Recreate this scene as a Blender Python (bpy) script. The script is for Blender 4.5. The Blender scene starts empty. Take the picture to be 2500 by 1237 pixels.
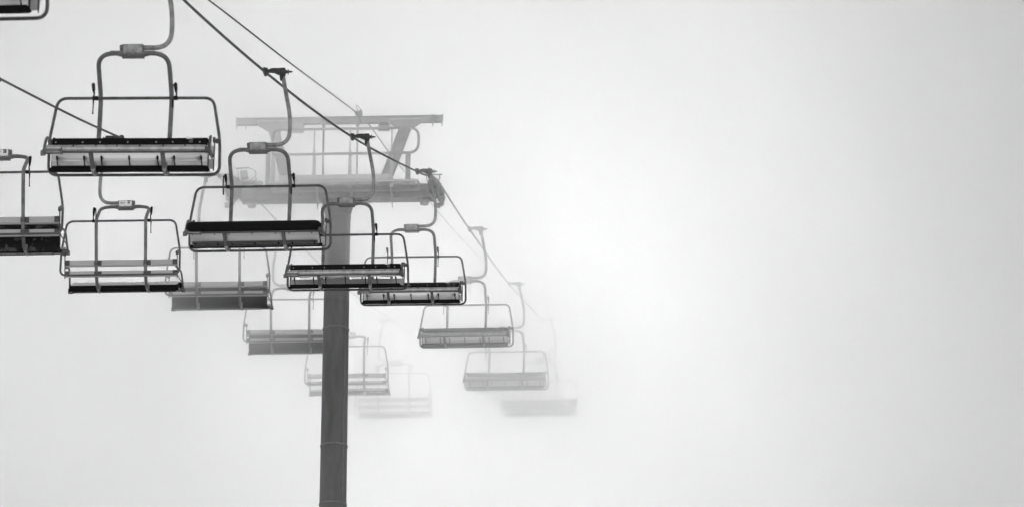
import bpy, bmesh, math, random
from mathutils import Vector, Matrix, Quaternion
random.seed(7)
R = math.radians
scene = bpy.context.scene
C = scene.collection

# ------------------------------------------------------------------ camera
F_PX, W_PX, H_PX = 12960.0, 2500.0, 1237.0
PITCH, ROLL = R(17.5), R(0.42)
CAM_POS = Vector((0, 0, 1.7))
cam_rot = (Matrix.Rotation(math.pi/2 + PITCH, 4, 'X') @ Matrix.Rotation(ROLL, 4, 'Z'))
cam_d = bpy.data.cameras.new('camera')
cam = bpy.data.objects.new('camera', cam_d)
C.objects.link(cam)
cam.matrix_world = Matrix.Translation(CAM_POS) @ cam_rot
cam_d.sensor_width = 36.0
cam_d.lens = F_PX*36.0/W_PX
cam_d.clip_start = 0.5
cam_d.clip_end = 3000
cam_d.dof.use_dof = True
cam_d.dof.focus_distance = 106
cam_d.dof.aperture_fstop = 5.0
scene.camera = cam

def ray(u, v):
    """world direction through a photo pixel, scaled so that its depth along the view axis is one metre"""
    return cam_rot.to_3x3() @ Vector(((u-W_PX/2)/F_PX, -(v-H_PX/2)/F_PX, -1.0))
def at(u, v, depth):
    return CAM_POS + ray(u, v)*depth

# ------------------------------------------------------------------ light
SUN_DIR = ray(1430, 780).normalized()                 # towards the veiled sun
sun_el = math.asin(SUN_DIR.z)
sun_az = math.atan2(SUN_DIR.x, SUN_DIR.y)             # clockwise from +Y
world = bpy.data.worlds.new('World')
scene.world = world
world.use_nodes = True
nt = world.node_tree
nt.nodes.clear()
sky = nt.nodes.new('ShaderNodeTexSky')
sky.sky_type = 'NISHITA'
sky.sun_disc = False
sky.sun_elevation = sun_el
sky.sun_rotation = sun_az
sky.altitude = 2500
sky.air_density = 1.0
sky.dust_density = 6.0
bw = nt.nodes.new('ShaderNodeRGBToBW')
bg = nt.nodes.new('ShaderNodeBackground')
bg.inputs['Strength'].default_value = 0.15
wo = nt.nodes.new('ShaderNodeOutputWorld')
nt.links.new(sky.outputs[0], bw.inputs[0])
nt.links.new(bw.outputs[0], bg.inputs['Color'])
nt.links.new(bg.outputs[0], wo.inputs['Surface'])

sl = bpy.data.lights.new('sun', 'SUN')
sl.energy = 0.5
sl.angle = R(5)
sl.color = (1, 1, 1)
so = bpy.data.objects.new('sun', sl)
C.objects.link(so)
so.rotation_euler = SUN_DIR.to_track_quat('Z', 'Y').to_euler()

scene.view_settings.view_transform = 'Standard'
scene.view_settings.look = 'None'
scene.view_settings.exposure = 1.19
scene.view_settings.gamma = 1.0
cy = scene.cycles
cy.use_denoising = True
cy.volume_bounces = 10
cy.max_bounces = 14
cy.diffuse_bounces = 3
cy.glossy_bounces = 3
cy.use_adaptive_sampling = False

# ------------------------------------------------------------------ materials
def mat(name, base, var=0.0, rough=0.6, metal=0.0, scale=6.0, stretch=(1, 1, 1), spots=None, bump=0.0):
    m = bpy.data.materials.new(name)
    m.use_nodes = True
    t = m.node_tree
    p = t.nodes['Principled BSDF']
    p.inputs['Roughness'].default_value = rough
    p.inputs['Metallic'].default_value = metal
    tc = t.nodes.new('ShaderNodeTexCoord')
    mp = t.nodes.new('ShaderNodeMapping')
    mp.inputs['Scale'].default_value = stretch
    t.links.new(tc.outputs['Object'], mp.inputs[0])
    n = t.nodes.new('ShaderNodeTexNoise')
    n.inputs['Scale'].default_value = scale
    n.inputs['Detail'].default_value = 6
    n.inputs['Roughness'].default_value = 0.65
    t.links.new(mp.outputs[0], n.inputs['Vector'])
    r = t.nodes.new('ShaderNodeValToRGB')
    lo, hi = max(base*(1-var), 0.002), base*(1+var)
    r.color_ramp.elements[0].position = 0.32
    r.color_ramp.elements[0].color = (lo, lo, lo, 1)
    r.color_ramp.elements[1].position = 0.68
    r.color_ramp.elements[1].color = (hi, hi, hi, 1)
    t.links.new(n.outputs['Fac'], r.inputs[0])
    out = r.outputs[0]
    if spots:
        val, sc, thr = spots
        n2 = t.nodes.new('ShaderNodeTexNoise')
        n2.inputs['Scale'].default_value = sc
        n2.inputs['Detail'].default_value = 8
        n2.inputs['Roughness'].default_value = 0.7
        t.links.new(mp.outputs[0], n2.inputs['Vector'])
        r2 = t.nodes.new('ShaderNodeValToRGB')
        r2.color_ramp.elements[0].position = thr
        r2.color_ramp.elements[0].color = (0, 0, 0, 1)
        r2.color_ramp.elements[1].position = thr+0.07
        r2.color_ramp.elements[1].color = (1, 1, 1, 1)
        t.links.new(n2.outputs['Fac'], r2.inputs[0])
        mx = t.nodes.new('ShaderNodeMixRGB')
        mx.inputs['Color2'].default_value = (val, val, val, 1)
        t.links.new(r2.outputs[0], mx.inputs['Fac'])
        t.links.new(out, mx.inputs['Color1'])
        out = mx.outputs[0]
    t.links.new(out, p.inputs['Base Color'])
    if bump:
        b = t.nodes.new('ShaderNodeBump')
        b.inputs['Strength'].default_value = bump
        b.inputs['Distance'].default_value = 0.01
        t.links.new(n.outputs['Fac'], b.inputs['Height'])
        t.links.new(b.outputs[0], p.inputs['Normal'])
    return m

M = {}
M['galv'] = mat('galvanised tube', 0.17, 0.45, 0.55, 0.35, 7, spots=(0.07, 11, 0.60))
M['galv_light'] = mat('galvanised hanger', 0.27, 0.45, 0.5, 0.35, 6, spots=(0.16, 9, 0.60))
M['bar'] = mat('worn bar steel', 0.09, 0.5, 0.5, 0.3, 8, spots=(0.2, 14, 0.62))
M['slat'] = mat('aluminium slat', 0.50, 0.10, 0.5, 0.1, 3, (0.5, 4, 4))
M['pan'] = mat('seat pan sheet', 0.80, 0.12, 0.28, 0.45, 2.5, (0.4, 3, 3))
M['pan_mid'] = mat('seat cover fabric', 0.45, 0.15, 0.7, 0.0, 4)
M['channel'] = mat('cross channel', 0.42, 0.35, 0.35, 0.5, 7, spots=(0.1, 12, 0.62))
M['channel_light'] = mat('bare plate', 0.30, 0.45, 0.5, 0.2, 9)
M['toe'] = mat('toe board', 0.75, 0.1, 0.5)
M['pad'] = mat('black vinyl cushion', 0.006, 0.3, 0.9, 0.0, 20)
M['pad_snow'] = mat('black cushion with frost', 0.012, 0.4, 0.7, 0.0, 14, (1, 1, 1.6), spots=(0.10, 5.5, 0.52), bump=0.5)
M['rubber'] = mat('black rubber', 0.012, 0.3, 0.6)
M['grip'] = mat('dark cast grip', 0.035, 0.5, 0.5, 0.3, 14)
M['bracket'] = mat('dark steel bracket', 0.08, 0.4, 0.6, 0.2, 12)
M['plate'] = mat('number plate', 0.8, 0.12, 0.5, 0.0, 8)
M['ink'] = mat('plate ink', 0.008, 0.1, 0.6)
M['snow'] = mat('settled snow', 0.85, 0.06, 0.8, 0.0, 12, bump=0.4)
M['casting'] = mat('yoke casting', 0.14, 0.4, 0.5, 0.3, 9, spots=(0.08, 12, 0.60))
M['white'] = mat('white clip', 0.8, 0.05, 0.5)
M['tower'] = mat('tower steel', 0.12, 0.38, 0.6, 0.15, 2.0, (1, 1, 0.2), spots=(0.115, 5, 0.6))
M['tower_band'] = mat('tower weld band', 0.17, 0.2, 0.6, 0.1, 5)
M['beam'] = mat('crossarm galvanising', 0.44, 0.3, 0.55, 0.2, 2.5, spots=(0.1, 5, 0.6))
M['beam_light'] = mat('bright galvanised trim', 0.6, 0.2, 0.5, 0.2, 4)
M['grating'] = mat('walkway grating', 0.60, 0.3, 0.6, 0.2, 5)
M['rope'] = mat('steel haul rope', 0.028, 0.4, 0.5, 0.2, 30)
M['cable'] = mat('black cable', 0.02, 0.3, 0.6)
M['sheave'] = mat('sheave flange', 0.22, 0.4, 0.5, 0.3, 9)
M['sign_text'] = mat('sign dark lettering', 0.03, 0.2, 0.6)
M['ground'] = mat('snowfield', 0.72, 0.1, 0.8, 0.0, 0.12, bump=0.3)

for k in ('pad', 'rubber', 'ink', 'pad_snow'):
    M[k].node_tree.nodes['Principled BSDF'].inputs['Specular IOR Level'].default_value = 0.15

# ------------------------------------------------------------------ mesh helpers
def T(p): return Vector(p)
def tube(bm, pts, r, n=12, caps=True, closed=False):
    """sweep a circle along pts; r a number or a list"""
    pts = [Vector(p) for p in pts]
    N = len(pts)
    rr = r if isinstance(r, (list, tuple)) else [r]*N
    tang = []
    for i in range(N):
        a = pts[(i-1) % N] if (i > 0 or closed) else pts[i]
        b = pts[(i+1) % N] if (i < N-1 or closed) else pts[i]
        tang.append((b-a).normalized())
    t0 = tang[0]
    nrm = t0.orthogonal().normalized()
    rings = []
    for i in range(N):
        if i > 0:
            q = tang[i-1].rotation_difference(tang[i])
            nrm = (q @ nrm)
            nrm = (nrm - tang[i]*nrm.dot(tang[i])).normalized()
        bn = tang[i].cross(nrm)
        rings.append([bm.verts.new(pts[i] + (nrm*math.cos(2*math.pi*k/n) + bn*math.sin(2*math.pi*k/n))*rr[i]) for k in range(n)])
    M_ = N if closed else N-1
    for i in range(M_):
        a, b = rings[i], rings[(i+1) % N]
        off = 0
        if closed and i == N-1:
            off = min(range(n), key=lambda o: sum((a[k].co-b[(k+o) % n].co).length for k in range(0, n, 3)))
        for k in range(n):
            f = bm.faces.new((a[k], a[(k+1) % n], b[(k+1+off) % n], b[(k+off) % n]))
            f.smooth = True
    if caps and not closed:
        bm.faces.new(list(reversed(rings[0])))
        bm.faces.new(rings[-1])
def fillet(pts, rad, seg=6, closed=False):
    """round the corners of a polyline"""
    pts = [Vector(p) for p in pts]
    N = len(pts)
    out = []
    for i in range(N):
        if not closed and i in (0, N-1):
            out.append(pts[i]); continue
        p, a, b = pts[i], pts[(i-1) % N], pts[(i+1) % N]
        rd = rad[i] if isinstance(rad, (list, tuple)) else rad
        u, w = (a-p), (b-p)
        d = min(rd, u.length*0.49, w.length*0.49)
        if d < 1e-4:
            out.append(p); continue
        s, e = p+u.normalized()*d, p+w.normalized()*d
        for k in range(seg+1):
            t = k/seg
            out.append(s*(1-t)**2 + p*2*t*(1-t) + e*t*t)
    return out
def catmull(pts, sub=8):
    pts = [Vector(p) for p in pts]
    P = [pts[0]*2-pts[1]] + pts + [pts[-1]*2-pts[-2]]
    out = []
    for i in range(1, len(P)-2):
        a, b, c, d = P[i-1], P[i], P[i+1], P[i+2]
        for k in range(sub):
            t = k/sub
            out.append(0.5*((2*b) + (c-a)*t + (2*a-5*b+4*c-d)*t*t + (3*b-a-3*c+d)*t**3))
    out.append(pts[-1])
    return out
def box(bm, c, s, rot=None, bev=0.0):
    """box with centre c and full size s"""
    b2 = bmesh.new()
    bmesh.ops.create_cube(b2, size=1.0)
    bmesh.ops.scale(b2, vec=Vector(s), verts=b2.verts)
    if bev:
        bmesh.ops.bevel(b2, geom=list(b2.edges), offset=bev, segments=2, affect='EDGES', profile=0.6)
    mt = Matrix.Translation(Vector(c))
    if rot is not None:
        mt = mt @ rot.to_4x4()
    bmesh.ops.transform(b2, matrix=mt, verts=b2.verts)
    join(bm, b2)
def join(bm, b2):
    vm = {v: bm.verts.new(v.co) for v in b2.verts}
    for f in b2.faces:
        nf = bm.faces.new([vm[v] for v in f.verts])
        nf.smooth = f.smooth
    b2.free()
def prism(bm, poly, axis, a, b):
    """extrude a 2-D polygon along an axis from a to b; poly is in the two other axes in x,y,z order"""
    def P(q, t):
        if axis == 'x': return Vector((t, q[0], q[1]))
        if axis == 'y': return Vector((q[0], t, q[1]))
        return Vector((q[0], q[1], t))
    A = [bm.verts.new(P(q, a)) for q in poly]
    B = [bm.verts.new(P(q, b)) for q in poly]
    n = len(poly)
    bm.faces.new(A); bm.faces.new(list(reversed(B)))
    for k in range(n):
        bm.faces.new((A[k], B[k], B[(k+1) % n], A[(k+1) % n]))
def disc(bm, c, axis, r, w, n=20, bev=0.0):
    a = Vector(axis).normalized()
    c = Vector(c)
    if bev:
        tube(bm, [c-a*w/2, c-a*(w/2-bev), c+a*(w/2-bev), c+a*w/2], [r-bev, r, r, r-bev], n)
    else:
        tube(bm, [c-a*w/2, c+a*w/2], r, n)
def mesh(bm, name, m):
    bmesh.ops.recalc_face_normals(bm, faces=bm.faces)
    me = bpy.data.meshes.new(name)
    bm.to_mesh(me); bm.free()
    me.materials.append(m)
    return me
def link(name, me, parent=None, loc=(0, 0, 0)):
    o = bpy.data.objects.new(name, me)
    C.objects.link(o)
    o.location = loc
    if parent is not None:
        o.parent = parent
    return o
def obj(name, bm, m, parent=None):
    return link(name, mesh(bm, name, m), parent)
def tag(o, label, cat, group=None, kind=None):
    if label: o['label'] = label
    if cat: o['category'] = cat
    if group: o['group'] = group
    if kind: o['kind'] = kind
    return o
def text_mesh(s, size, name, m, bold=0.0, squeeze=1.0):
    cu = bpy.data.curves.new(name, 'FONT')
    cu.body = s
    cu.size = size
    cu.align_x = 'CENTER'; cu.align_y = 'CENTER'
    cu.offset = bold
    cu.extrude = 0.0015
    cu.resolution_u = 3
    o = bpy.data.objects.new(name, cu)
    C.objects.link(o)
    bpy.context.view_layer.update()
    me = bpy.data.meshes.new_from_object(o.evaluated_get(bpy.context.evaluated_depsgraph_get()))
    bpy.data.objects.remove(o)
    bpy.data.curves.remove(cu)
    me.name = name
    for v in me.vertices: v.co.x *= squeeze
    me.materials.clear(); me.materials.append(m)
    return me

# ------------------------------------------------------------------ ground
LINE_AZ = math.atan2(ray(2107, 1400).x, ray(2107, 1400).y)
LD = Vector((math.sin(LINE_AZ), math.cos(LINE_AZ), 0))      # the lift line runs away and uphill
LX = Vector((math.cos(LINE_AZ), -math.sin(LINE_AZ), 0))
def ground_z(x, y):
    s = x*LD.x + y*LD.y
    c = x*LX.x + y*LX.y
    z = math.tan(R(13.6))*s if s < 118 else math.tan(R(13.6))*118 + math.tan(R(11.5))*(s-118)
    if s < -60: z = math.tan(R(13.6))*-60 + math.tan(R(6))*(s+60)
    z += 0.25*math.sin(c*0.07+1)*math.sin(s*0.05) + 0.12*math.sin(c*0.23+s*0.17)
    return z - 0.1
gb = bmesh.new()
nx, ny = 90, 100
gv = [[None]*(ny+1) for _ in range(nx+1)]
for i in range(nx+1):
    for j in range(ny+1):
        x = -420 + 840*i/nx
        y = -180 + 780*j/ny
        gv[i][j] = gb.verts.new((x, y, ground_z(x, y)))
for i in range(nx):
    for j in range(ny):
        f = gb.faces.new((gv[i][j], gv[i+1][j], gv[i+1][j+1], gv[i][j+1])); f.smooth = True
g = obj('ground', gb, M['ground'])
tag(g, 'snow covered hillside climbing under the chairlift', 'ground', kind='structure')

# ------------------------------------------------------------------ chair meshes (x right of a sitter, y forward, z up; origin at the yoke)
CM = {}
def build_chair_meshes():
    # hanger arm
    b = bmesh.new()
    pts = fillet([(0.17, 0, 0.05), (-0.50, 0, 0.05), (-0.52, -0.01, 0.50), (-0.37, -0.085, 1.295)], [0, 0.36, 0.25, 0], 10)
    tube(b, pts, 0.033, 14)
    CM['hanger_arm'] = mesh(b, 'hanger_arm', M['galv_light'])
    # grip
    b = bmesh.new()
    box(b, (-0.37, 0, 1.305), (0.10, 0.11, 0.115), bev=0.018)
    tube(b, [(-0.37, 0, 1.16), (-0.37, 0, 1.27)], [0.040, 0.050], 14)
    # tapered lever towards the rope
    prof = [(-0.325, 1.250), (-0.30, 1.262), (-0.23, 1.295), (-0.12, 1.305), (-0.12, 1.335), (-0.16, 1.345), (-0.20, 1.362), (-0.32, 1.362)]
    prism(b, prof, 'y', -0.035, 0.035)
    CM['grip'] = mesh(b, 'grip', M['grip'])
    b = bmesh.new()
    tube(b, [(-0.085, -0.16, 1.31), (-0.085, -0.12, 1.31), (-0.085, 0.12, 1.31), (-0.085, 0.16, 1.31)], [0.024, 0.036, 0.036, 0.024], 12)
    box(b, (-0.105, 0, 1.325), (0.06, 0.20, 0.05), bev=0.012)
    CM['grip_jaw'] = mesh(b, 'grip_jaw', M['grip'])
    b = bmesh.new()
    tube(b, [(-0.415, 0, 1.305), (-0.445, 0, 1.305), (-0.450, 0, 1.305), (-0.49, 0, 1.305), (-0.50, 0, 1.305), (-0.535, 0, 1.305)],
         [0.034, 0.030, 0.018, 0.018, 0.018, 0.006], 12)
    disc(b, (-0.462, 0, 1.305), (1, 0, 0), 0.046, 0.010, 16)
    CM['spring_bolt'] = mesh(b, 'spring_bolt', M['bracket'])
    # yoke
    b = bmesh.new()
    box(b, (0, 0, 0.01), (0.285, 0.125, 0.15), bev=0.012)
    tube(b, [(0.13, 0, 0.05), (0.175, 0, 0.05), (0.18, 0, 0.05)], [0.042, 0.042, 0.030], 14)
    for s in (-1, 1):
        prism(b, [(s*0.12, -0.075), (s*0.14, -0.068), (s*0.31, -0.022), (s*0.30, -0.005), (s*0.12, -0.005)], 'y', -0.04, 0.04)
    box(b, (0, 0, -0.068), (0.30, 0.150, 0.022), bev=0.004)
    CM['yoke'] = mesh(b, 'yoke', M['casting'])
    b = bmesh.new()
    disc(b, (0, 0, 0), (0, 1, 0), 0.016, 0.018, 8)
    CM['bolt'] = mesh(b, 'bolt', M['galv_light'])
    b = bmesh.new()
    box(b, (0, 0.0650, 0.018), (0.25, 0.006, 0.115), bev=0.002)
    CM['name_plate_front'] = mesh(b, 'name_plate_front', M['channel_light'])
    b = bmesh.new()
    box(b, (0, -0.0655, 0.018), (0.25, 0.006, 0.115), bev=0.002)
    CM['number_plate'] = mesh(b, 'number_plate', M['plate'])
    # script flourish on the plate (image left of the number)
    b = bmesh.new()
    sq = [(-0.09, 0.0), (-0.06, 0.022), (-0.072, -0.012), (-0.05, 0.014), (-0.052, 0.0), (-0.035, 0.016), (-0.036, 0.002), (-0.02, 0.018), (-0.018, 0.006), (0.0, 0.024)]
    tube(b, [(x, -0.0695, 0.018+z) for x, z in sq], 0.0032, 6)
    tube(b, [(-0.095, -0.0695, 0.036), (-0.055, -0.0695, 0.030)], 0.003, 6)
    CM['plate_script'] = mesh(b, 'plate_script', M['ink'])
    # chair frame
    b = bmesh.new()
    def side(s):
        return [(s*0.475, 0.475, -1.55), (s*0.475, 0.25, -1.65), (s*0.475, 0.03, -1.70), (s*0.475, -0.25, -1.66), (s*0.475, -0.375, -1.46),
                (s*0.475, -0.42, -1.25), (s*0.478, -0.585, -0.46), (s*0.475, 0, -0.028)]
    rads = [0, 0.1, 0.1, 0.16, 0.12, 0.1, 0.12, 0.25]
    pts = side(1) + [(0.01, 0, -0.028)]
    pts = pts + [(-x, y, z) for x, y, z in reversed(pts)]
    rr = rads + [0]
    rr = rr + list(reversed(rr))
    tube(b, fillet(pts, rr, 8), 0.031, 14)
    CM['chair_frame'] = mesh(b, 'chair_frame', M['galv'])
    # rear gusset shoe under the seat tubes
    b = bmesh.new()
    prism(b, [(-0.036, -1.60), (0.036, -1.60), (0.028, -1.70), (0, -1.725), (-0.028, -1.70)], 'y', -0.10, 0.14)
    CM['tube_shoe'] = mesh(b, 'tube_shoe', M['channel'])
    # slats
    def slat(zc, yc, h, name):
        b = bmesh.new()
        rot = Matrix.Rotation(R(-9), 3, 'X')
        prof = [(0.018, h/2), (-0.006, h/2+0.004), (-0.014, h/2-0.012), (-0.016, -h/2+0.020), (-0.004, -h/2+0.014), (-0.004, -h/2+0.006), (-0.030, -h/2+0.002), (-0.030, -h/2-0.008), (0.018, -h/2-0.004)]
        q = []
        for y, z in prof:
            w = rot @ Vector((0, y, z))
            q.append((yc+w.y, zc+w.z))
        prism(b, q, 'x', -1.075, 1.075)
        return mesh(b, name, M['slat'])
    CM['slat_up'] = slat(-1.275, -0.375, 0.125, 'backrest_slat')
    CM['slat_low'] = slat(-1.475, -0.335, 0.115, 'backrest_slat')
    # slat clamps and end uprights
    b = bmesh.new()
    box(b, (0.03, 0, 0), (0.14, 0.014, 0.10), bev=0.004)
    box(b, (0, -0.02, 0), (0.075, 0.05, 0.07), bev=0.008)
    CM['slat_clamp'] = mesh(b, 'slat_clamp', M['bracket'])
    def endp(s):
        b = bmesh.new()
        prism(b, [(-0.42, -1.10), (-0.39, -1.12), (-0.37, -1.3), (-0.32, -1.56), (-0.36, -1.57), (-0.42, -1.3), (-0.46, -1.14)], 'x', s*1.085-0.006, s*1.085+0.006)
        for zc, yc in ((-1.265, -0.395), (-1.47, -0.355)):
            box(b, (s*1.04, yc-0.008, zc), (0.09, 0.012, 0.10), bev=0.003)
        tube(b, [(s*1.07, -0.43, -1.13), (s*1.15, -0.48, -1.10)], 0.022, 10)
        disc(b, (s*1.075, -0.44, -1.10), (0, 0, 1), 0.020, 0.06, 8)
        return mesh(b, 'end_bracket', M['bracket'])
    CM['end_r'] = endp(1); CM['end_l'] = endp(-1)
    # armrests
    def arm(s):
        b = bmesh.new()
        pts = fillet([(s*1.07, -0.38, -1.36), (s*1.035, -0.22, -1.30), (s*1.085, 0.24, -1.27), (s*1.105, 0.44, -1.57)], [0, 0.08, 0.10, 0], 8)
        tube(b, pts, 0.018, 10)
        tube(b, [(s*1.07, -0.34, -1.42), (s*1.04, 0.05, -1.40), (s*1.09, 0.36, -1.46)], 0.010, 8)
        disc(b, (s*1.105, 0.45, -1.585), (1, 0, 0), 0.034, 0.06, 12)
        return mesh(b, 'armrest', M['galv'])
    CM['arm_r'] = arm(1); CM['arm_l'] = arm(-1)
    # restraint bar: closed loop
    b = bmesh.new()
    lp = [(1.045, -0.525, -0.48), (1.145, -0.50, -1.08), (1.150, -0.545, -1.56), (-1.150, -0.545, -1.56), (-1.145, -0.50, -1.08), (-1.045, -0.525, -0.48)]
    tube(b, fillet(lp, [0.13, 0.12, 0.13, 0.13, 0.12, 0.13], 8, closed=True), 0.020, 12, closed=True)
    CM['restraint_bar'] = mesh(b, 'restraint_bar', M['bar'])
    b = bmesh.new()
    box(b, (0, -0.525, -0.48), (0.06, 0.055, 0.05), bev=0.01)
    CM['bar_stop'] = mesh(b, 'bar_stop', M['rubber'])
    b = bmesh.new()
    disc(b, (0, -0.50, -1.10), (1, 0, 0), 0.036, 0.055, 12, 0.008)
    CM['pivot_knob'] = mesh(b, 'pivot_knob', M['galv'])
    def handle(x, name, v):
        b = bmesh.new()
        tube(b, fillet([(x, -0.52, -0.50), (x-0.01, -0.55, -0.40), (x+0.015, -0.60, -0.28), (x+0.015, -0.64, -0.26)], 0.04, 4), 0.011, 8)
        tube(b, [(x, -0.55, -0.385), (x+0.006, -0.58, -0.33), (x+0.016, -0.61, -0.255), (x+0.018, -0.62, -0.235)], [0.014, 0.023, 0.025, 0.016], 10)
        if v:   # long strap
            tube(b, [(x-0.004, -0.50, -0.46), (x-0.006, -0.485, -0.60), (x-0.004, -0.48, -0.70), (x-0.004, -0.48, -0.715)], [0.014, 0.008, 0.008, 0.016], 8)
        else:
            tube(b, fillet([(x+0.018, -0.63, -0.25), (x+0.05, -0.62, -0.26), (x+0.045, -0.54, -0.46), (x+0.03, -0.50, -0.62)], 0.03, 4), 0.011, 8)
        return mesh(b, name, M['rubber'])
    CM['handle_a0'] = handle(-0.535, 'handle', False); CM['handle_a1'] = handle(-0.535, 'handle', True)
    CM['handle_b0'] = handle(0.575, 'handle', False); CM['handle_b1'] = handle(0.575, 'handle', True)
    # cross channel joining the seat tubes at the front, with its sleeve and side plate
    b = bmesh.new()
    prism(b, [(0.50, -1.500), (0.535, -1.505), (0.548, -1.54), (0.548, -1.57), (0.530, -1.588), (0.545, -1.592), (0.545, -1.606), (0.50, -1.606), (0.49, -1.55)], 'x', -1.05, 1.06)
    CM['cross_channel'] = mesh(b, 'cross_channel', M['channel'])
    b = bmesh.new()
    tube(b, [(-1.05, 0.535, -1.603), (0.86, 0.535, -1.603)], 0.014, 8)
    CM['lower_lip'] = mesh(b, 'lower_lip', M['bracket'])
    b = bmesh.new()
    tube(b, [(0.85, 0.51, -1.575), (1.09, 0.51, -1.575)], 0.044, 14)
    tube(b, [(1.08, 0.50, -1.58), (1.12, 0.48, -1.59)], 0.034, 12)
    disc(b, (0.855, 0.51, -1.575), (1, 0, 0), 0.053, 0.018, 14)
    CM['sleeve'] = mesh(b, 'sleeve', M['galv'])
    b = bmesh.new()
    prism(b, [(0.30, -1.30), (0.36, -1.31), (0.52, -1.45), (0.56, -1.52), (0.53, -1.60), (0.47, -1.62), (0.42, -1.55)], 'x', -1.115, -1.095)
    disc(b, (-1.08, 0.50, -1.56), (1, 0, 0), 0.045, 0.07, 12)
    CM['side_plate'] = mesh(b, 'side_plate', M['bracket'])
    b = bmesh.new()
    disc(b, (0, 0.543, -1.520), (0, 1, 0), 0.011, 0.010, 8)
    CM['channel_bolt'] = mesh(b, 'channel_bolt', M['ink'])

HX = (-0.96, -0.60, -0.38, 0.0, 0.37, 0.60, 0.96)
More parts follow.
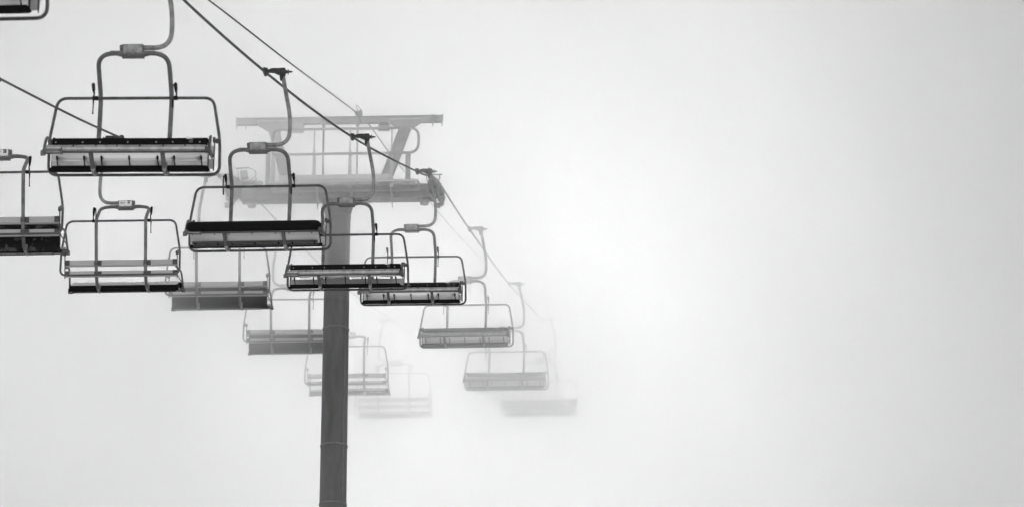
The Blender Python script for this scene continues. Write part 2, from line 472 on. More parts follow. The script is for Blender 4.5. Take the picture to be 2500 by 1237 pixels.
# seat in its own frame: x across, a = distance from the rear hinge towards the front edge, n = normal on the underside
def build_seat_meshes():
    L = 0.475
    def pr(bm, poly, x0, x1, mitre=0.0):
        A = [bm.verts.new(Vector((x0 + (mitre*k if mitre else 0), n, a))) for (a, n), k in [(q, 1 if i in (0, 1) else 0) for i, q in enumerate(poly)]]
        B = [bm.verts.new(Vector((x1 - (mitre*k if mitre else 0), n, a))) for (a, n), k in [(q, 1 if i in (0, 1) else 0) for i, q in enumerate(poly)]]
        n_ = len(poly)
        bm.faces.new(A); bm.faces.new(list(reversed(B)))
        for k in range(n_):
            bm.faces.new((A[k], B[k], B[(k+1) % n_], A[(k+1) % n_]))
    # cushion body (upper side, -n), covers the whole depth
    b = bmesh.new()
    pr(b, [(0.02, -0.004), (0.455, -0.004), (0.470, -0.02), (0.470, -0.085), (0.43, -0.105), (0.06, -0.075), (0.01, -0.05)], -1.045, 1.045)
    CM['cushion'] = mesh(b, 'seat_cushion', M['pad'])
    CM['cushion_snow'] = CM['cushion'].copy(); CM['cushion_snow'].materials[0] = M['pad_snow']
    b = bmesh.new()   # slim variety with a see-through gap behind the cover
    pr(b, [(0.25, -0.004), (0.455, -0.004), (0.470, -0.02), (0.470, -0.06), (0.43, -0.07), (0.27, -0.03)], -1.045, 1.045)
    CM['cushion_short'] = mesh(b, 'seat_cushion', M['pad'])
    # front black roll wrapping onto the underside
    b = bmesh.new()
    prof = [(0.470, -0.05), (0.478, -0.01), (0.470, 0.020), (0.44, 0.040), (0.375, 0.052), (0.360, 0.046), (0.360, -0.002)]
    pr(b, prof, -1.03, 1.03)
    CM['front_roll'] = mesh(b, 'front_roll', M['pad'])
    b = bmesh.new()
    tube(b, [(-1.09, -0.03, 0.49), (-1.05, -0.03, 0.488), (-1.0, -0.03, 0.488), (1.0, -0.03, 0.488), (1.05, -0.03, 0.488), (1.085, -0.03, 0.49)], [0.03, 0.074, 0.088, 0.090, 0.078, 0.03], 14)
    CM['thick_roll'] = mesh(b, 'front_roll', M['pad'])
    b = bmesh.new()      # snow lying on a lowered seat
    prev = None
    for i in range(61):
        x = -1.03 + 2.06*i/60
        h = 0.020 + 0.008*math.sin(i*0.9) + 0.006*math.sin(i*2.3+1)
        if i in (0, 60): h = 0.003
        row = [b.verts.new((x, -0.070, 0.05)), b.verts.new((x, -0.070-h, 0.06)), b.verts.new((x, -0.104-h, 0.24)), b.verts.new((x, -0.100-h, 0.37)), b.verts.new((x, -0.085, 0.38))]
        if prev:
            for k in range(5): b.faces.new((prev[k], row[k], row[(k+1) % 5], prev[(k+1) % 5]))
        else: b.faces.new(row)
        prev = row
    b.faces.new(list(reversed(prev)))
    CM['snow'] = mesh(b, 'snow_layer', M['snow'])
    # rear black roll
    b = bmesh.new()
    pr(b, [(0.072, 0.034), (0.072, 0.004), (0.03, -0.02), (0.002, -0.01), (0.0, 0.030), (0.018, 0.046)], -1.07, 1.07, 0.045)
    CM['rear_roll'] = mesh(b, 'rear_roll', M['pad'])
    # curved sheet pan
    b = bmesh.new()
    N = 22
    prev = None
    for i in range(N+1):
        a = 0.066 + (0.398-0.066)*i/N
        t = (a-0.066)/(0.398-0.066)
        n = 0.012 + 0.040*math.sin(math.pi*min(1, t*1.05))**0.8 + (0.012*math.exp(-((t-0.22)/0.05)**2))
        row = [b.verts.new((-1.035, n, a)), b.verts.new((1.035, n, a)), b.verts.new((-1.035, -0.002, a)), b.verts.new((1.035, -0.002, a))]
        if prev:
            f = b.faces.new((prev[0], prev[1], row[1], row[0])); f.smooth = True
            b.faces.new((prev[2], row[2], row[3], prev[3]))
            b.faces.new((prev[0], row[0], row[2], prev[2]))
            b.faces.new((prev[1], prev[3], row[3], row[1]))
        else:
            b.faces.new((row[0], row[1], row[3], row[2]))
        prev = row
    b.faces.new((prev[0], prev[2], prev[3], prev[1]))
    CM['pan'] = mesh(b, 'seat_pan', M['pan'])
    # scalloped cover ending above a gap
    b = bmesh.new()
    K = 120
    prev = None
    for i in range(K+1):
        x = -1.03 + 2.06*i/K
        hs = sorted(HX)
        lo = max([h for h in hs if h <= x], default=None); hi = min([h for h in hs if h > x], default=None)
        if lo is None or hi is None:
            d = abs(x - (hi if lo is None else lo)); w = -0.03*min(1, d/0.05)
        else:
            t = (x-lo)/(hi-lo)
            w = -0.045*math.sin(math.pi*t)**0.55
        a0 = 0.245 + w
        row = [b.verts.new((x, 0.036, a0)), b.verts.new((x, 0.044, 0.32)), b.verts.new((x, 0.034, 0.40)), b.verts.new((x, 0.020, 0.40)), b.verts.new((x, 0.030, a0))]
        if prev:
            for k in range(5):
                b.faces.new((prev[k], row[k], row[(k+1) % 5], prev[(k+1) % 5]))
        else:
            b.faces.new(row)
        prev = row
    b.faces.new(list(reversed(prev)))
    CM['scallop'] = mesh(b, 'seat_cover', M['pan_mid'])
    b = bmesh.new()
    box(b, (0, 0.060, 0.185), (2.02, 0.02, 0.055), bev=0.006)
    box(b, (0, 0.055, 0.10), (2.02, 0.02, 0.03), bev=0.006)
    CM['under_bar'] = mesh(b, 'under_bar', M['bracket'])
    # hooks
    b = bmesh.new()
    for x in (0.0,):
        tube(b, [(x+0.006, 0.062, 0.205), (x+0.005, 0.064, 0.19), (x+0.002, 0.064, 0.165), (x, 0.062, 0.13), (x-0.008, 0.050, 0.075), (x-0.012, 0.046, 0.05)],
             [0.007, 0.013, 0.015, 0.008, 0.009, 0.006], 8)
    CM['hook'] = mesh(b, 'tension_hook', M['rubber'])
    b = bmesh.new()
    for x in (0.0,):
        disc(b, (x+0.03, 0.047, 0.400), (0, 1, 0), 0.012, 0.012, 8)
    CM['stud'] = mesh(b, 'stud', M['galv_light'])
    b = bmesh.new()
    box(b, (-0.79, 0.040, 0.462), (0.085, 0.014, 0.026), bev=0.003)
    box(b, (-0.755, 0.040, 0.478), (0.018, 0.014, 0.014))
    CM['clip'] = mesh(b, 'latch_clip', M['white'])
    b = bmesh.new()
    box(b, (-0.81, 0.042, 0.42), (0.055, 0.018, 0.06), bev=0.004)
    box(b, (-0.85, 0.040, 0.375), (0.17, 0.016, 0.05), bev=0.004)
    CM['latch'] = mesh(b, 'latch_block', M['bracket'])
build_chair_meshes()
build_seat_meshes()

# ------------------------------------------------------------------ chairs
GROUP = 'four seat chairs hanging along the chairlift'
def chair(yoke, facing_away, yaw, roll, seat_mode, number, label, hand=(0, 1), pitch=0.0):
    root = bpy.data.objects.new('chairlift_chair', None)
    root.empty_display_size = 0.3
    C.objects.link(root)
    az = -LINE_AZ + (0 if facing_away else math.pi) + R(yaw)
    root.matrix_world = Matrix.Translation(yoke) @ Matrix.Rotation(az, 4, 'Z') @ Matrix.Rotation(R(roll), 4, 'Y') @ Matrix.Rotation(R(pitch), 4, 'X')
    tag(root, label, 'chairlift chair', GROUP)
    arm_o = link('hanger_arm', CM['hanger_arm'], root)
    gr = link('grip', CM['grip'], root, (0, -0.085, 0.025))
    link('grip_jaw', CM['grip_jaw'], gr)
    link('spring_bolt', CM['spring_bolt'], gr)
    yk = link('yoke', CM['yoke'], root)
    for sy in (-1, 1):
        for x in (-0.105, 0, 0.105): link('bolt', CM['bolt'], yk, (x, sy*0.072, -0.045))
    link('front_plate', CM['name_plate_front'], yk)
    if number:
        link('number_plate', CM['number_plate'], yk)
        link('plate_script', CM['plate_script'], yk)
        tm = text_mesh(number, 0.088, 'plate_number', M['ink'], 0.0035, 0.62)
        t = link('plate_number', tm, yk, (0.070, -0.0700, 0.038))
        t.rotation_euler = (R(90), 0, 0)
    fr = link('chair_frame', CM['chair_frame'], root)
    for x in (-0.475, 0.475): link('tube_shoe', CM['tube_shoe'], fr, (x, 0, 0))
    s1 = link('backrest_slat', CM['slat_up'], root)
    s2 = link('backrest_slat', CM['slat_low'], root)
    for x in (-0.475, 0.475):
        link('slat_clamp', CM['slat_clamp'], s1, (x, -0.40, -1.275)); link('slat_clamp', CM['slat_clamp'], s2, (x, -0.36, -1.475))
    link('end_bracket', CM['end_r'], root); link('end_bracket', CM['end_l'], root)
    link('armrest', CM['arm_r'], root); link('armrest', CM['arm_l'], root)
    rb = link('restraint_bar', CM['restraint_bar'], root)
    for sx in (-1, 1):
        link('bar_stop', CM['bar_stop'], rb, (sx*0.535, 0, 0)); link('pivot_knob', CM['pivot_knob'], rb, (sx*1.12, 0, 0))
    link('handle', CM['handle_a%d' % hand[0]], rb)
    link('handle', CM['handle_b%d' % hand[1]], rb)
    cc = link('cross_channel', CM['cross_channel'], root, (0, -0.045, 0.02))
    link('lower_lip', CM['lower_lip'], cc)
    for x in (-0.78, -0.49, -0.18, 0.12, 0.40, 0.70): link('channel_bolt', CM['channel_bolt'], cc, (x, 0, 0))
    link('sleeve', CM['sleeve'], cc)
    link('side_plate', CM['side_plate'], root)
    # the seat turns about its rear hinge: a points up when folded, forward when down
    se = link('seat', CM['scallop'] if seat_mode == 'scallop' else CM['pan'], root, (0, 0.02, -1.70))
    if seat_mode == 'down':
        se.location = (0, 0.02, -1.665)
        se.rotation_euler = (R(-72), 0, 0)
    else:
        se.rotation_euler = (R(3), 0, 0)
    link('cushion', CM['cushion_short'] if seat_mode == 'scallop' else (CM['cushion_snow'] if seat_mode == 'snow' else CM['cushion']), se)
    link('front_roll', CM['thick_roll' if seat_mode == 'down' else 'front_roll'], se)
    if seat_mode == 'down': link('snow_layer', CM['snow'], se)
    link('rear_roll', CM['rear_roll'], se)
    for x in HX: link('tension_hook', CM['hook'], se, (x, 0, 0)); link('stud', CM['stud'], se, (x, 0, 0))
    if seat_mode == 'down': link('under_bar', CM['under_bar'], se)
    if seat_mode != 'down':
        link('latch_clip', CM['clip'], se)
        link('latch_block', CM['latch'], se)
    return root

def depth_of(w): return 2.3*F_PX/w
# right line, facing the camera:  yoke pixel, depth, yaw, roll, seat, label
D0, DD = 71.0, 14.93
right = [
 (-157, -332, D0-DD,   0.0, 0.3, 'up', 'dark chair at the top left corner of the picture, only its corner showing', (0, 0)),
 (325, 126, D0,        2.0, 0.0, 'up', 'large dark empty chair at upper left, nearest of the row facing us, seat folded up', (0, 1)),
 (630, 362, D0+DD,     0.5, 0.3, 'down', 'dark empty chair in front of the tower crossarm with thick black seat folded down', (0, 0)),
 (846, 494, D0+2*DD,   1.0, 0.3, 'scallop', 'empty chair crossing the tower pole, seat folded up with wavy edged cover', (0, 1)),
 (1006, 558, D0+3*DD,  0.5, 0.1, 'up', 'grey empty chair right of the pole, gripping the rope just before the tower sheaves', (1, 1)),
 (1136, 683, D0+4*DD,  0.0, 0.2, 'up', 'pale empty chair just beyond the tower on the right, half faded by fog', (1, 1)),
 (1234, 804, D0+5*DD,  0.0, 0.2, 'up', 'faded chair facing us, second beyond the tower on the right side', (0, 1)),
 (1316, 881, D0+6*DD,  0.0, 0.2, 'up', 'ghostly chair at far right, almost lost in white fog', (0, 1)),
]
left = [
 (3, 379, 88.5,   0.0, 0.0, 'snow', '58', 'dark chair cut by the left edge, seen from behind, plate number 58', (0, 1)),
 (307, 502, 102.6, 0.0, 0.0, 'down', '57', 'empty chair seen from behind with seat folded down, white plate number 57', (0, 1)),
 (541, 571, 117.3, 0.0, 0.0, 'up', '56', 'pale chair seen from behind right of chair 57, its dark folded seat below two slats', (1, 1)),
 (715, 700, 132.0, 0.0, 0.0, 'up', '55', 'chair seen from behind and partly hidden by the tower pole, dark folded seat', (0, 1)),
 (852, 818, 147.0, 0.0, 0.0, 'down', '54', 'pale chair seen from behind on both sides of the lower pole, plate number 54', (0, 1)),
 (965, 886, 162.0, 0.0, 0.0, 'down', '53', 'ghostly chair seen from behind right of the pole, almost lost in fog', (0, 1)),
]
bpy.context.view_layer.update()
GRIP = Vector((-0.085, -0.085, 1.335))
right_pts, left_pts = [], []
for (u, v, d, yw, rl, md, lb, hd) in right:
    o = chair(at(u, v, d), False, yw, rl, md, None, lb, hd)
    right_pts.append(o.matrix_world @ GRIP)
for (u, v, d, yw, rl, md, num, lb, hd) in left:
    o = chair(at(u, v, d), True, yw, rl, md, num, lb, hd)
    left_pts.append(o.matrix_world @ GRIP)

# ------------------------------------------------------------------ tower
TD = 120.0
TO = at(826, 474, TD)                   # middle of the lower crossarm
TYAW = -LINE_AZ - R(0.2)
tw = bpy.data.objects.new('lift_tower', None)
C.objects.link(tw)
gz = ground_z(TO.x, TO.y)
tw.matrix_world = Matrix.Translation((TO.x, TO.y, gz)) @ Matrix.Rotation(TYAW, 4, 'Z')
HB = TO.z - gz                          # height of the lower crossarm above the ground
tag(tw, 'tall grey steel tower with round pole, double crossarm, catwalk and sheaves', 'lift tower')
Tinv = None
def P(x, y, z): return Vector((x, y, HB+z))
# pole
b = bmesh.new()
sec = [-HB-0.5, -8.0, -4.4, 0.0]
tube(b, [P(0, 0, z) for z in (-HB-0.4, -7.2, -4.6, -3.2, -1.9, -0.19)], [0.325, 0.300, 0.292, 0.288, 0.284, 0.28], 64)
tube(b, [P(0, 0, -HB-0.3), P(0, 0, -HB+0.25)], 0.55, 32)
box(b, P(0, 0, -0.2), (0.72, 0.62, 0.05), bev=0.01)
for s in (-1, 1):
    prism(b, [(s*0.27, HB-0.56), (s*0.36, HB-0.24), (s*0.27, HB-0.24)], 'y', -0.02, 0.02)
pole = obj('pole', b, M['tower'], tw)
for z, r_ in ((-0.56, 0.282), (-3.18, 0.290), (-5.90, 0.298), (-7.24, 0.302), (-9.0, 0.31)):
    b = bmesh.new()
    tube(b, [P(0, 0, z-0.028), P(0, 0, z-0.020), P(0, 0, z+0.012), P(0, 0, z+0.028)], [r_, r_+0.012, r_+0.012, r_], 64)
    obj('weld_band', b, M['tower_band'], pole)
b = bmesh.new()
tube(b, [P(0.235, -0.19, -HB+0.3), P(0.225, -0.18, -0.3)], 0.014, 8)
obj('conduit', b, M['tower_band'], pole)
# lower crossarm: box beam with flanges
b = bmesh.new()
box(b, P(-0.05, 0, 0), (4.24, 0.28, 0.27), bev=0.01)
box(b, P(-0.05, 0, 0.150), (4.28, 0.36, 0.028))
box(b, P(-0.05, 0, -0.150), (4.28, 0.36, 0.028))
for s in (-1, 1):
    box(b, P(s*2.06, -0.02, -0.03), (0.22, 0.34, 0.26), bev=0.01)
    box(b, P(s*1.93, -0.16, -0.03), (0.025, 0.06, 0.36))
    tube(b, [P(s*1.96, -0.05, -0.18), P(s*1.96, -0.05, -0.30)], [0.12, 0.09], 16)
for x in (-0.9, 0.9, 1.35, -1.4):
    box(b, P(x, -0.16, -0.04), (0.02, 0.05, 0.26))
for x in (0.95, 1.18, -0.1, -1.7):
    tube(b, [P(x, -0.1, -0.17), P(x, -0.1, -0.25)], 0.025, 8)
obj('lower_crossarm', b, M['beam'], tw)
# upper crossarm (lifting frame)
ZU = 1.755
b = bmesh.new()
prism(b, [(-0.06, HB+ZU+0.080), (0.06, HB+ZU+0.080), (0.06, HB+ZU+0.064), (0.012, HB+ZU+0.064), (0.012, HB+ZU-0.064), (0.06, HB+ZU-0.064), (0.06, HB+ZU-0.080),
          (-0.06, HB+ZU-0.080), (-0.06, HB+ZU-0.070), (-0.02, HB+ZU-0.064), (-0.02, HB+ZU+0.064), (-0.06, HB+ZU+0.070)], 'x', -2.36, 2.36)
for s in (-1, 1):
    for x in (2.34, 2.13):
        prism(b, [(s*x-0.025, HB+ZU+0.09), (s*x+0.025, HB+ZU+0.09), (s*x+0.02, HB+ZU-0.10), (s*x+0.012, HB+ZU-0.20), (s*x-0.012, HB+ZU-0.20), (s*x-0.02, HB+ZU-0.10)], 'y', -0.075, -0.065)
    box(b, P(s*2.14, -0.045, ZU), (0.05, 0.03, 0.12))
obj('upper_crossarm', b, M['beam'], tw)
for s in (-1, 1):
    xc = s*1.50
    b = bmesh.new()
    prism(b, [(xc-0.36, HB+ZU-0.03), (xc+0.36, HB+ZU-0.03), (xc+0.40, HB+ZU-0.10), (xc+0.16, HB+ZU-0.27), (xc-0.13, HB+ZU-0.27), (xc-0.36, HB+ZU-0.12)], 'y', -0.095, -0.075)
    disc(b, P(xc-s*0.16, -0.10, ZU-0.09), (0, 1, 0), 0.03, 0.03, 12)
    gp = obj('gusset_plate', b, M['beam'], tw)
    b = bmesh.new()
    box(b, P(xc, -0.100, ZU-0.02), (0.72, 0.012, 0.022))
    obj('trim', b, M['toe'], gp)
# slanted legs
for s in (-1, 1):
    b = bmesh.new()
    xt, xb = s*1.50, s*(1.02 if s > 0 else 1.14)
    w = 0.115
    prism(b, [(xt-w, HB+ZU-0.2), (xt+w, HB+ZU-0.2), (xb+w, HB+0.17), (xb-w, HB+0.17)], 'y', -0.09, 0.07)
    prism(b, [(xt-w-0.01, HB+ZU-0.2), (xt-w+0.01, HB+ZU-0.2), (xb-w+0.01, HB+0.17), (xb-w-0.01, HB+0.17)], 'y', -0.12, 0.10)
    prism(b, [(xt+w-0.01, HB+ZU-0.2), (xt+w+0.01, HB+ZU-0.2), (xb+w+0.01, HB+0.17), (xb+w-0.01, HB+0.17)], 'y', -0.12, 0.10)
    obj('slanted_leg', b, M['beam'], tw)
b = bmesh.new(); box(b, P(1.56, 0.10, 0.56), (0.11, 0.06, 0.78)); prism(b, [(1.57, HB+0.9), (1.61, HB+1.0), (1.615, HB+0.9)], 'y', 0.08, 0.12); obj('ladder_post', b, M['beam'], tw)
b = bmesh.new(); box(b, P(-1.62, 0.05, 0.70), (0.095, 0.06, 1.14)); obj('ladder_post', b, M['beam'], tw)
b = bmesh.new(); box(b, P(-1.50, 0.05, 0.66), (0.085, 0.06, 1.05)); box(b, P(-1.56, 0.02, 0.62), (0.05, 0.03, 0.03)); obj('ladder_post', b, M['beam'], tw)
# hanging rods in the middle
for x in (-0.36, 0.41):
    b = bmesh.new()
    tube(b, [P(x, 0.0, 0.2), P(x, 0.0, ZU-0.1)], 0.022, 8)
    tube(b, [P(x, 0.0, ZU-0.18), P(x, 0.0, ZU-0.08)], [0.024, 0.055], 8)
    obj('tie_rod', b, M['beam'], tw)
# catwalk on the camera side
YF = -0.80
b = bmesh.new()
ZC = 0.035
nb = 64
for i in range(nb+1):          # diamond bars of expanded metal
    x = -1.45 + 3.30*i/nb
    for sg in (-1, 1):
        a, c = Vector(P(x, YF+0.02, ZC)), Vector(P(x+sg*0.27, -0.18, ZC))
        a.x = max(-1.45, min(1.85, a.x)); c.x = max(-1.45, min(1.85, c.x))
        d = (c-a)
        if d.length < 0.2: continue
        n = Vector((d.y, -d.x, 0)).normalized()*0.007
        v4 = [a-n, a+n, c+n, c-n]
        lo = [b.verts.new(q + Vector((0, 0, -0.006 + 0.003*sg))) for q in v4]
        hi = [b.verts.new(q + Vector((0, 0, 0.0 + 0.003*sg))) for q in v4]
        b.faces.new(lo); b.faces.new(list(reversed(hi)))
        for k in range(4): b.faces.new((lo[k], hi[k], hi[(k+1) % 4], lo[(k+1) % 4]))
obj('walkway_grating', b, M['grating'], tw)
b = bmesh.new()
box(b, P(0.20, YF, ZC+0.00), (3.36, 0.05, 0.05)); box(b, P(0.20, -0.20, ZC-0.03), (3.36, 0.04, 0.06))
for x in (-1.47, 1.87):
    box(b, P(x, (YF-0.2)/2, ZC), (0.04, abs(YF+0.2), 0.055))
for x in (-0.44, 0.33, 1.25):
    prism(b, [(YF-0.03, HB+ZC+0.03), (-0.18, HB+ZC+0.03), (-0.18, HB+ZC-0.44), (-0.24, HB+ZC-0.44), (YF-0.03, HB+ZC-0.05)], 'x', x-0.012, x+0.012)
obj('walkway_frame', b, M['beam_light'], tw)
b = bmesh.new()
box(b, P(0.20, -0.245, ZC-0.045), (3.30, 0.03, 0.03))
box(b, P(0.20, YF-0.035, ZC-0.012), (3.40, 0.012, 0.03))
obj('walkway_edge', b, M['toe'], tw)
b = bmesh.new()
box(b, P(-0.05, -0.145, 0.115), (4.0, 0.012, 0.045))
obj('gap_shade_strip', b, M['bracket'], tw)  # added dark strip imitating the shaded gap between grating and beam
b = bmesh.new()
prism(b, [(YF+0.02, HB+ZC+0.03), (YF+0.02, HB+ZC+0.165), (YF+0.005, HB+ZC+0.165), (YF-0.005, HB+ZC+0.075), (YF-0.03, HB+ZC+0.03)], 'x', -1.25, 1.22)
obj('toe_board', b, M['toe'], tw)
# handrail with rounded ends
b = bmesh.new()
zr0, zr1 = 0.69, 1.28
loop = [P(1.88, YF, zr1), P(1.88, YF, zr0), P(-1.42, YF, zr0), P(-1.42, YF, zr1)]
tube(b, fillet(loop, [0.24, 0.24, 0.1, 0.1], 8, closed=True), 0.030, 12, closed=True)
obj('handrail', b, M['beam'], tw)
for x in (-0.48, 0.33, 1.27, -1.40):
    b = bmesh.new()
    tube(b, [P(x, YF+0.03, 0.6), P(x, YF+0.03, zr1)], 0.016, 8)
    prism(b, [(x-0.045, HB-0.10), (x+0.045, HB-0.10), (x+0.035, HB+0.74), (x, HB+0.98), (x-0.035, HB+0.74)], 'y', YF+0.045, YF+0.055)
    obj('handrail_post', b, M['beam_light'], tw)
# signs under the upper crossarm
b = bmesh.new()
box(b, P(1.03, -0.16, ZU-0.21), (0.27, 0.02, 0.25), bev=0.005)
sg = obj('sign', b, M['beam_light'], tw)
sg['label'] = 'small framed notice with dark printed lines'
b = bmesh.new()
box(b, P(1.03, -0.174, ZU-0.155), (0.20, 0.006, 0.085))
box(b, P(1.03, -0.174, ZU-0.265), (0.20, 0.006, 0.085))
obj('printed_panel', b, M['sign_text'], sg)
b = bmesh.new()
random.seed(3)
for row in range(7):
    z = ZU-0.125-0.0115*row if row < 5 else ZU-0.24-0.02*(row-5)
    x = 0.945
    while x < 1.10:
        w = random.uniform(0.012, 0.035)
        box(b, P(x+w/2, -0.179, z), (w, 0.003, 0.004))
        x += w + 0.010
obj('print_lines', b, M['beam_light'], sg)
b = bmesh.new()
box(b, P(-0.93, -0.16, ZU-0.22), (0.27, 0.02, 0.24), bev=0.005)
sg2 = obj('sign', b, M['beam'], tw)
sg2['label'] = 'small grey sign with pale cross marks'
b = bmesh.new()
for x in (-0.985, -0.91):
    box(b, P(x, -0.173, ZU-0.24), (0.055, 0.004, 0.012)); box(b, P(x+0.01, -0.175, ZU-0.24), (0.012, 0.004, 0.07 if x > -0.95 else 0.04))
obj('sign_mark', b, M['white'], sg2)
# rope points on the tower
bpy.context.view_layer.update()
TR = at(1063, 437, TD+0.2)
TL = at(577, 436, TD+0.2)
mwi = tw.matrix_world.inverted()
def sheaves(rope_w, prev_w, next_w, side, name_label):
    rl = mwi @ rope_w
    din = (rope_w-prev_w).normalized(); dout = (next_w-rope_w).normalized()
    tin, tout = math.atan2(din.z, math.hypot(din.x, din.y)), math.atan2(dout.z, math.hypot(dout.x, dout.y))
    tm = (tin+tout)/2
    b = bmesh.new()
    WR = 0.19
    pos = [-1.10, -0.66, -0.22, 0.22, 0.66, 1.10]
    def curve(y):   # rope height relative to the crest, gently convex
        return math.tan(tm)*y - 0.5*((tin-tout)/2.4)*y*y
    ox = side*0.13
    # main beam, two secondary beams
    for ya, yb, zz, x in ((-0.72, 0.72, -0.52, ox), (-1.14, -0.18, -0.36, ox*0.9), (0.18, 1.14, -0.36, ox*0.9)):
        a = Vector((rl.x+x, rl.y+ya, rl.z+curve(ya)+zz)); c = Vector((rl.x+x, rl.y+yb, rl.z+curve(yb)+zz))
        prism(b, [(a.y, a.z-0.03), (c.y, c.z-0.03), ((a.y+c.y)/2+0.15, (a.z+c.z)/2-0.09), ((a.y+c.y)/2-0.15, (a.z+c.z)/2-0.09)][::-1] , 'x', a.x-0.012, a.x+0.012)
        prism(b, [(a.y, a.z+0.05), (c.y, c.z+0.05), (c.y, c.z-0.03), (a.y, a.z-0.03)], 'x', a.x-0.016, a.x+0.016)
    for k in range(3):
        ya, yb = pos[2*k], pos[2*k+1]
        for x in (ox*0.72, -ox*0.5):
            prism(b, [(rl.y+ya-0.06, rl.z+curve(ya)-WR-0.05), (rl.y+yb+0.06, rl.z+curve(yb)-WR-0.05), (rl.y+yb+0.06, rl.z+curve(yb)-WR+0.04), (rl.y+ya-0.06, rl.z+curve(ya)-WR+0.04)], 'x', rl.x+x-0.009, rl.x+x+0.009)
        ym = (ya+yb)/2
        tube(b, [(rl.x-side*0.08, rl.y+ym, rl.z+curve(ym)-WR-0.03), (rl.x+ox*1.1, rl.y+ym, rl.z+curve(ym)-WR-0.03)], 0.035, 10)
        prism(b, [(rl.y+ym-0.05, rl.z+curve(ym)-WR), (rl.y+ym+0.05, rl.z+curve(ym)-WR), (rl.y+ym+0.03, rl.z+curve(ym)-0.40), (rl.y+ym-0.03, rl.z+curve(ym)-0.40)], 'x', rl.x+ox*0.95-0.01, rl.x+ox*0.95+0.01)
    # main pin into the crossarm
    tube(b, [(side*1.9, rl.y, rl.z-0.42), (rl.x+side*0.20, rl.y, rl.z-0.42)], 0.06, 14)
    # rope catcher arms and derail switches
    for y in (-1.20,):
        z = rl.z+curve(y)
        tube(b, fillet([(rl.x-side*0.02, rl.y+y*0.9, z-0.22), (rl.x+side*0.20, rl.y+y, z-0.10), (rl.x+side*0.20, rl.y+y, z+0.02)], 0.05, 4), 0.014, 6)
    tube(b, [(rl.x-0.02, rl.y-1.0, rl.z+curve(-1.0)+0.03), (rl.x+side*0.24, rl.y-1.0, rl.z+curve(-1.0)+0.03)], 0.014, 6)
    box(b, (rl.x+side*0.10, rl.y-0.6, rl.z+curve(-0.6)-0.68), (0.14, 0.12, 0.10), bev=0.01)
    box(b, (rl.x+side*0.03, rl.y-0.9, rl.z+curve(-0.9)-0.55), (0.10, 0.12, 0.08), bev=0.01)
    asm = obj('sheave_assembly', b, M['sheave'], tw)
    asm['label'] = name_label
    for y in pos:
        b = bmesh.new()
        z = rl.z + curve(y) - WR - 0.02
        for x, r_ in ((-0.035, WR+0.02), (0.035, WR+0.02)):
            disc(b, (rl.x+x, rl.y+y, z), (1, 0, 0), r_, 0.014, 28, 0.004)
        disc(b, (rl.x, rl.y+y, z), (1, 0, 0), WR-0.002, 0.056, 28)
        disc(b, (rl.x, rl.y+y, z), (1, 0, 0), 0.05, 0.12, 12)
        obj('sheave', b, M['sheave'], asm)
    # signal wire
    b = bmesh.new()
    tube(b, catmull([(rl.x-side*0.06, rl.y-0.9, rl.z-0.02), (rl.x-side*0.14, rl.y-0.8, rl.z-0.12), (rl.x-side*0.10, rl.y-0.7, rl.z-0.34), (rl.x+side*0.02, rl.y-0.6, rl.z-0.48)], 6), 0.007, 6)
    obj('signal_wire', b, M['cable'], asm)
    return [tw.matrix_world @ Vector((rl.x, rl.y+y, rl.z+curve(y))) for y in (-1.1, -0.66, -0.22, 0.22, 0.66, 1.1)]
RTs = sheaves(TR, right_pts[4], right_pts[5], 1, 'sheave train at the right end of the crossarm')
LTs = sheaves(TL, left_pts[1], left_pts[3], -1, 'sheave train at the left end of the crossarm')
# junction boxes and looping wires on the left end
b = bmesh.new()
box(b, P(-2.12, -0.25, 0.40), (0.17, 0.14, 0.19), rot=Matrix.Rotation(R(-8), 3, 'Y'), bev=0.02)
box(b, P(-2.02, -0.2, 0.24), (0.30, 0.2, 0.05), bev=0.01)
box(b, P(-1.80, -0.15, 0.22), (0.20, 0.15, 0.10), bev=0.02)
tube(b, [P(-1.86, -0.15, 0.2), P(-1.86, -0.15, 0.36)], 0.02, 8)
obj('junction_box', b, M['beam'], tw)
b = bmesh.new()
tube(b, catmull([P(-2.25, -0.25, 0.56), P(-2.05, -0.25, 0.575), P(-1.88, -0.25, 0.50), P(-1.86, -0.25, 0.38), P(-1.98, -0.25, 0.28), P(-2.1, -0.25, 0.26)], 6), 0.009, 6)
tube(b, [P(-2.30, -0.25, 0.56), P(-2.02, -0.25, 0.572)], 0.020, 8)
obj('looped_wire', b, M['cable'], tw)

# ------------------------------------------------------------------ ropes
def rope(name, pts, r, m, label, sub=8):
    b = bmesh.new()
    tube(b, catmull(pts, sub), r, 10)
    o = obj(name, b, m)
    tag(o, label, 'rope' if 'rope' in name else 'cable')
    return o
def extend(a, b_, dist, droop=0.0):
    d = (b_-a).normalized()
    return b_ + d*dist + Vector((0, 0, droop))
rp = list(right_pts)
near = [extend(rp[1], rp[0], 70, 0.9), extend(rp[1], rp[0], 30, 0.25)]
far = [extend(rp[6], rp[7], 20, -0.1), extend(rp[6], rp[7], 70, -0.4)]
path = near + rp[:5] + [q for q in RTs if q.y > rp[4].y + 0.8] + rp[5:] + far
rope('haul_rope', path, 0.021, M['rope'], 'thick steel haul rope on the right, over the sheaves beside the chairs facing us')
lp = list(left_pts)
near = [extend(lp[1], lp[0], 90, 1.0), extend(lp[1], lp[0], 40, 0.3)]
far = [extend(lp[4], lp[5], 20, -0.1), extend(lp[4], lp[5], 70, -0.4)]
path = near + lp[:3] + [q for q in LTs if q.y > lp[2].y + 0.8] + lp[3:] + far
rope('haul_rope', path, 0.021, M['rope'], 'thick steel haul rope on the left above the chairs seen from behind')
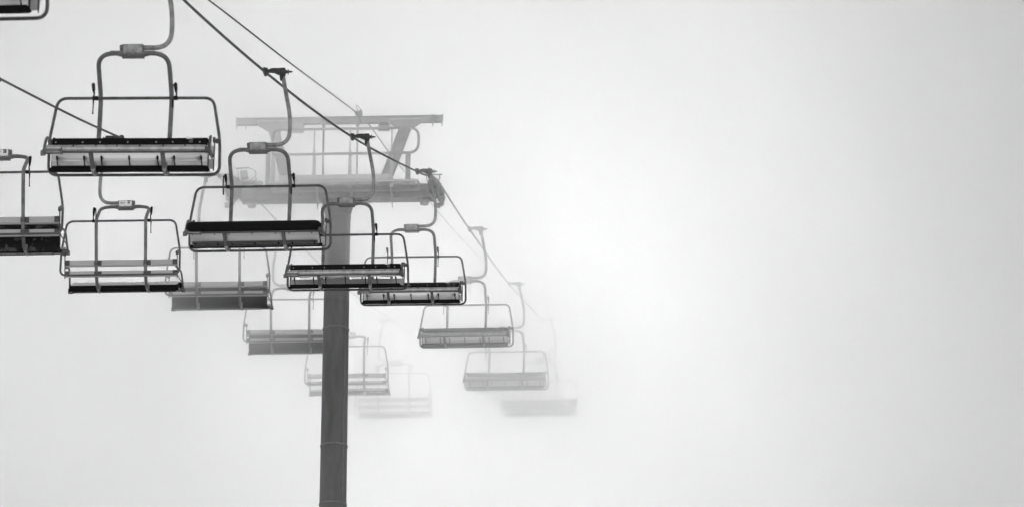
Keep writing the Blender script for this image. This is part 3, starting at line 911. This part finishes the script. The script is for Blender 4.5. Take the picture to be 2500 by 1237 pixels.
# communication cable with its clamp on the upper crossarm
cl = tw.matrix_world @ P(0.44, -0.05, ZU+0.20)
def comm(u, v, d): return at(u, v, d)
c1 = at(872, 277, TD)
tC = 2107.0
def line_u(u, u0=872, d0=TD): return d0*(tC-u0)/(tC-u)
pts = [at(-900, -1075, line_u(-900)), at(-100, -455, line_u(-100)), at(510, 1, line_u(510)), at(700, 148, line_u(700)), c1,
       at(905, 310, line_u(905)), at(955, 379, line_u(955)), at(1060, 507, line_u(1060)), at(1180, 640, line_u(1180)), at(1300, 765, line_u(1300)), at(1450, 905, line_u(1450))]
rope('communication_cable', pts, 0.015, M['cable'], 'thin communication cable clamped on top of the tower, from top centre downwards', 6)
b = bmesh.new()
lc = mwi @ c1
disc(b, lc, (0, 1, 0), 0.055, 0.06, 18, 0.01)
tube(b, fillet([lc+Vector((0.02, 0, 0.02)), lc+Vector((-0.03, 0, 0.19)), lc+Vector((0.0, 0, 0.20)), lc+Vector((0.11, 0, 0.05))], 0.02, 4), 0.009, 6)
prism(b, [(lc.x-0.02, lc.z+0.02), (lc.x+0.10, lc.z+0.09), (lc.x+0.13, lc.z-0.02), (lc.x+0.08, lc.z-0.10), (lc.x+0.12, lc.z-0.28), (lc.x+0.04, lc.z-0.18)], 'y', lc.y-0.02, lc.y+0.02)
obj('cable_clamp', b, M['galv_light'], tw)

# ------------------------------------------------------------------ haze and fog
def volume_mat(name, dens, g, col=1.0):
    m = bpy.data.materials.new(name)
    m.use_nodes = True
    t = m.node_tree
    t.nodes.clear()
    v = t.nodes.new('ShaderNodeVolumePrincipled')
    v.inputs['Color'].default_value = (col, col, col, 1)
    v.inputs['Density'].default_value = dens
    v.inputs['Anisotropy'].default_value = g
    o = t.nodes.new('ShaderNodeOutputMaterial')
    t.links.new(v.outputs[0], o.inputs['Volume'])
    return m
b = bmesh.new()
box(b, (0, 210, 60), (860, 810, 300))
hz = obj('haze', b, volume_mat('haze', 0.00004, 0.3))
tag(hz, 'thin even haze over the whole hillside', 'haze', kind='stuff')

def bank(name, ctrl, thick, dens, label, g=0.96, col=1.0):
    """a closed fog bank whose near face billows: ctrl lists (u, v, distance of the near face)"""
    U = [-1600 + 6200*i/31 for i in range(32)]
    V = [-1500 + 3700*j/23 for j in range(24)]
    def dist(u, v):
        num = den = 0.0
        for (cu, cv, cd) in ctrl:
            w = 1.0/((((u-cu)/1.0)**2 + ((v-cv)*1.0)**2)/260.0**2 + 0.15)**1.7
            num += w*cd; den += w
        return num/den + 1.0*math.sin(u*0.004+v*0.003) + 0.5*math.sin(u*0.011-v*0.007+1.3)
    b = bmesh.new()
    Fv = [[b.verts.new(at(u, v, dist(u, v))) for v in V] for u in U]
    Bv = [[b.verts.new(at(u, v, dist(u, v)+thick(u, v))) for v in V] for u in U]
    nu, nv = len(U), len(V)
    for i in range(nu-1):
        for j in range(nv-1):
            b.faces.new((Fv[i][j], Fv[i][j+1], Fv[i+1][j+1], Fv[i+1][j]))
            b.faces.new((Bv[i][j], Bv[i+1][j], Bv[i+1][j+1], Bv[i][j+1]))
    for i in range(nu-1):
        b.faces.new((Fv[i][0], Fv[i+1][0], Bv[i+1][0], Bv[i][0]))
        b.faces.new((Fv[i][-1], Bv[i][-1], Bv[i+1][-1], Fv[i+1][-1]))
    for j in range(nv-1):
        b.faces.new((Fv[0][j], Bv[0][j], Bv[0][j+1], Fv[0][j+1]))
        b.faces.new((Fv[-1][j], Fv[-1][j+1], Bv[-1][j+1], Bv[-1][j]))
    o = obj(name, b, volume_mat(name, dens, g, col))
    tag(o, label, 'fog', kind='stuff')
    return o
bank('fog_bank', [(600, 380, 97), (520, 300, 98), (560, 470, 100), (820, 480, 104), (960, 470, 109), (1050, 400, 112.5), (1060, 300, 110.5), (300, 600, 110), (530, 690, 101), (700, 800, 129), (850, 930, 131),
              (1050, 950, 128), (1130, 740, 114.5), (1240, 880, 113.5), (1320, 1000, 115), (820, 1237, 118), (820, 1000, 118), (1400, 600, 115), (1900, 600, 115), (2500, 600, 115), (0, 0, 108), (0, 1200, 118)],
     lambda u, v: 76, 0.056, 'white fog bank swallowing the lift line beyond the tower')
bank('fog_bank', [(900, 900, 146), (1300, 950, 141), (600, 500, 146), (1500, 500, 146), (2300, 600, 146), (0, 600, 146)], lambda u, v: 125 + 38*max(0, min(1, (u-1500)/1100))**1.3 + 12*max(0, min(1, (900-u)/1500)) + 14*max(0, min(1, (500-v)/600)) - 7*math.exp(-((u-1500)/520)**2), 0.045,
     'denser fog far behind the tower where the last chairs vanish', col=0.735)
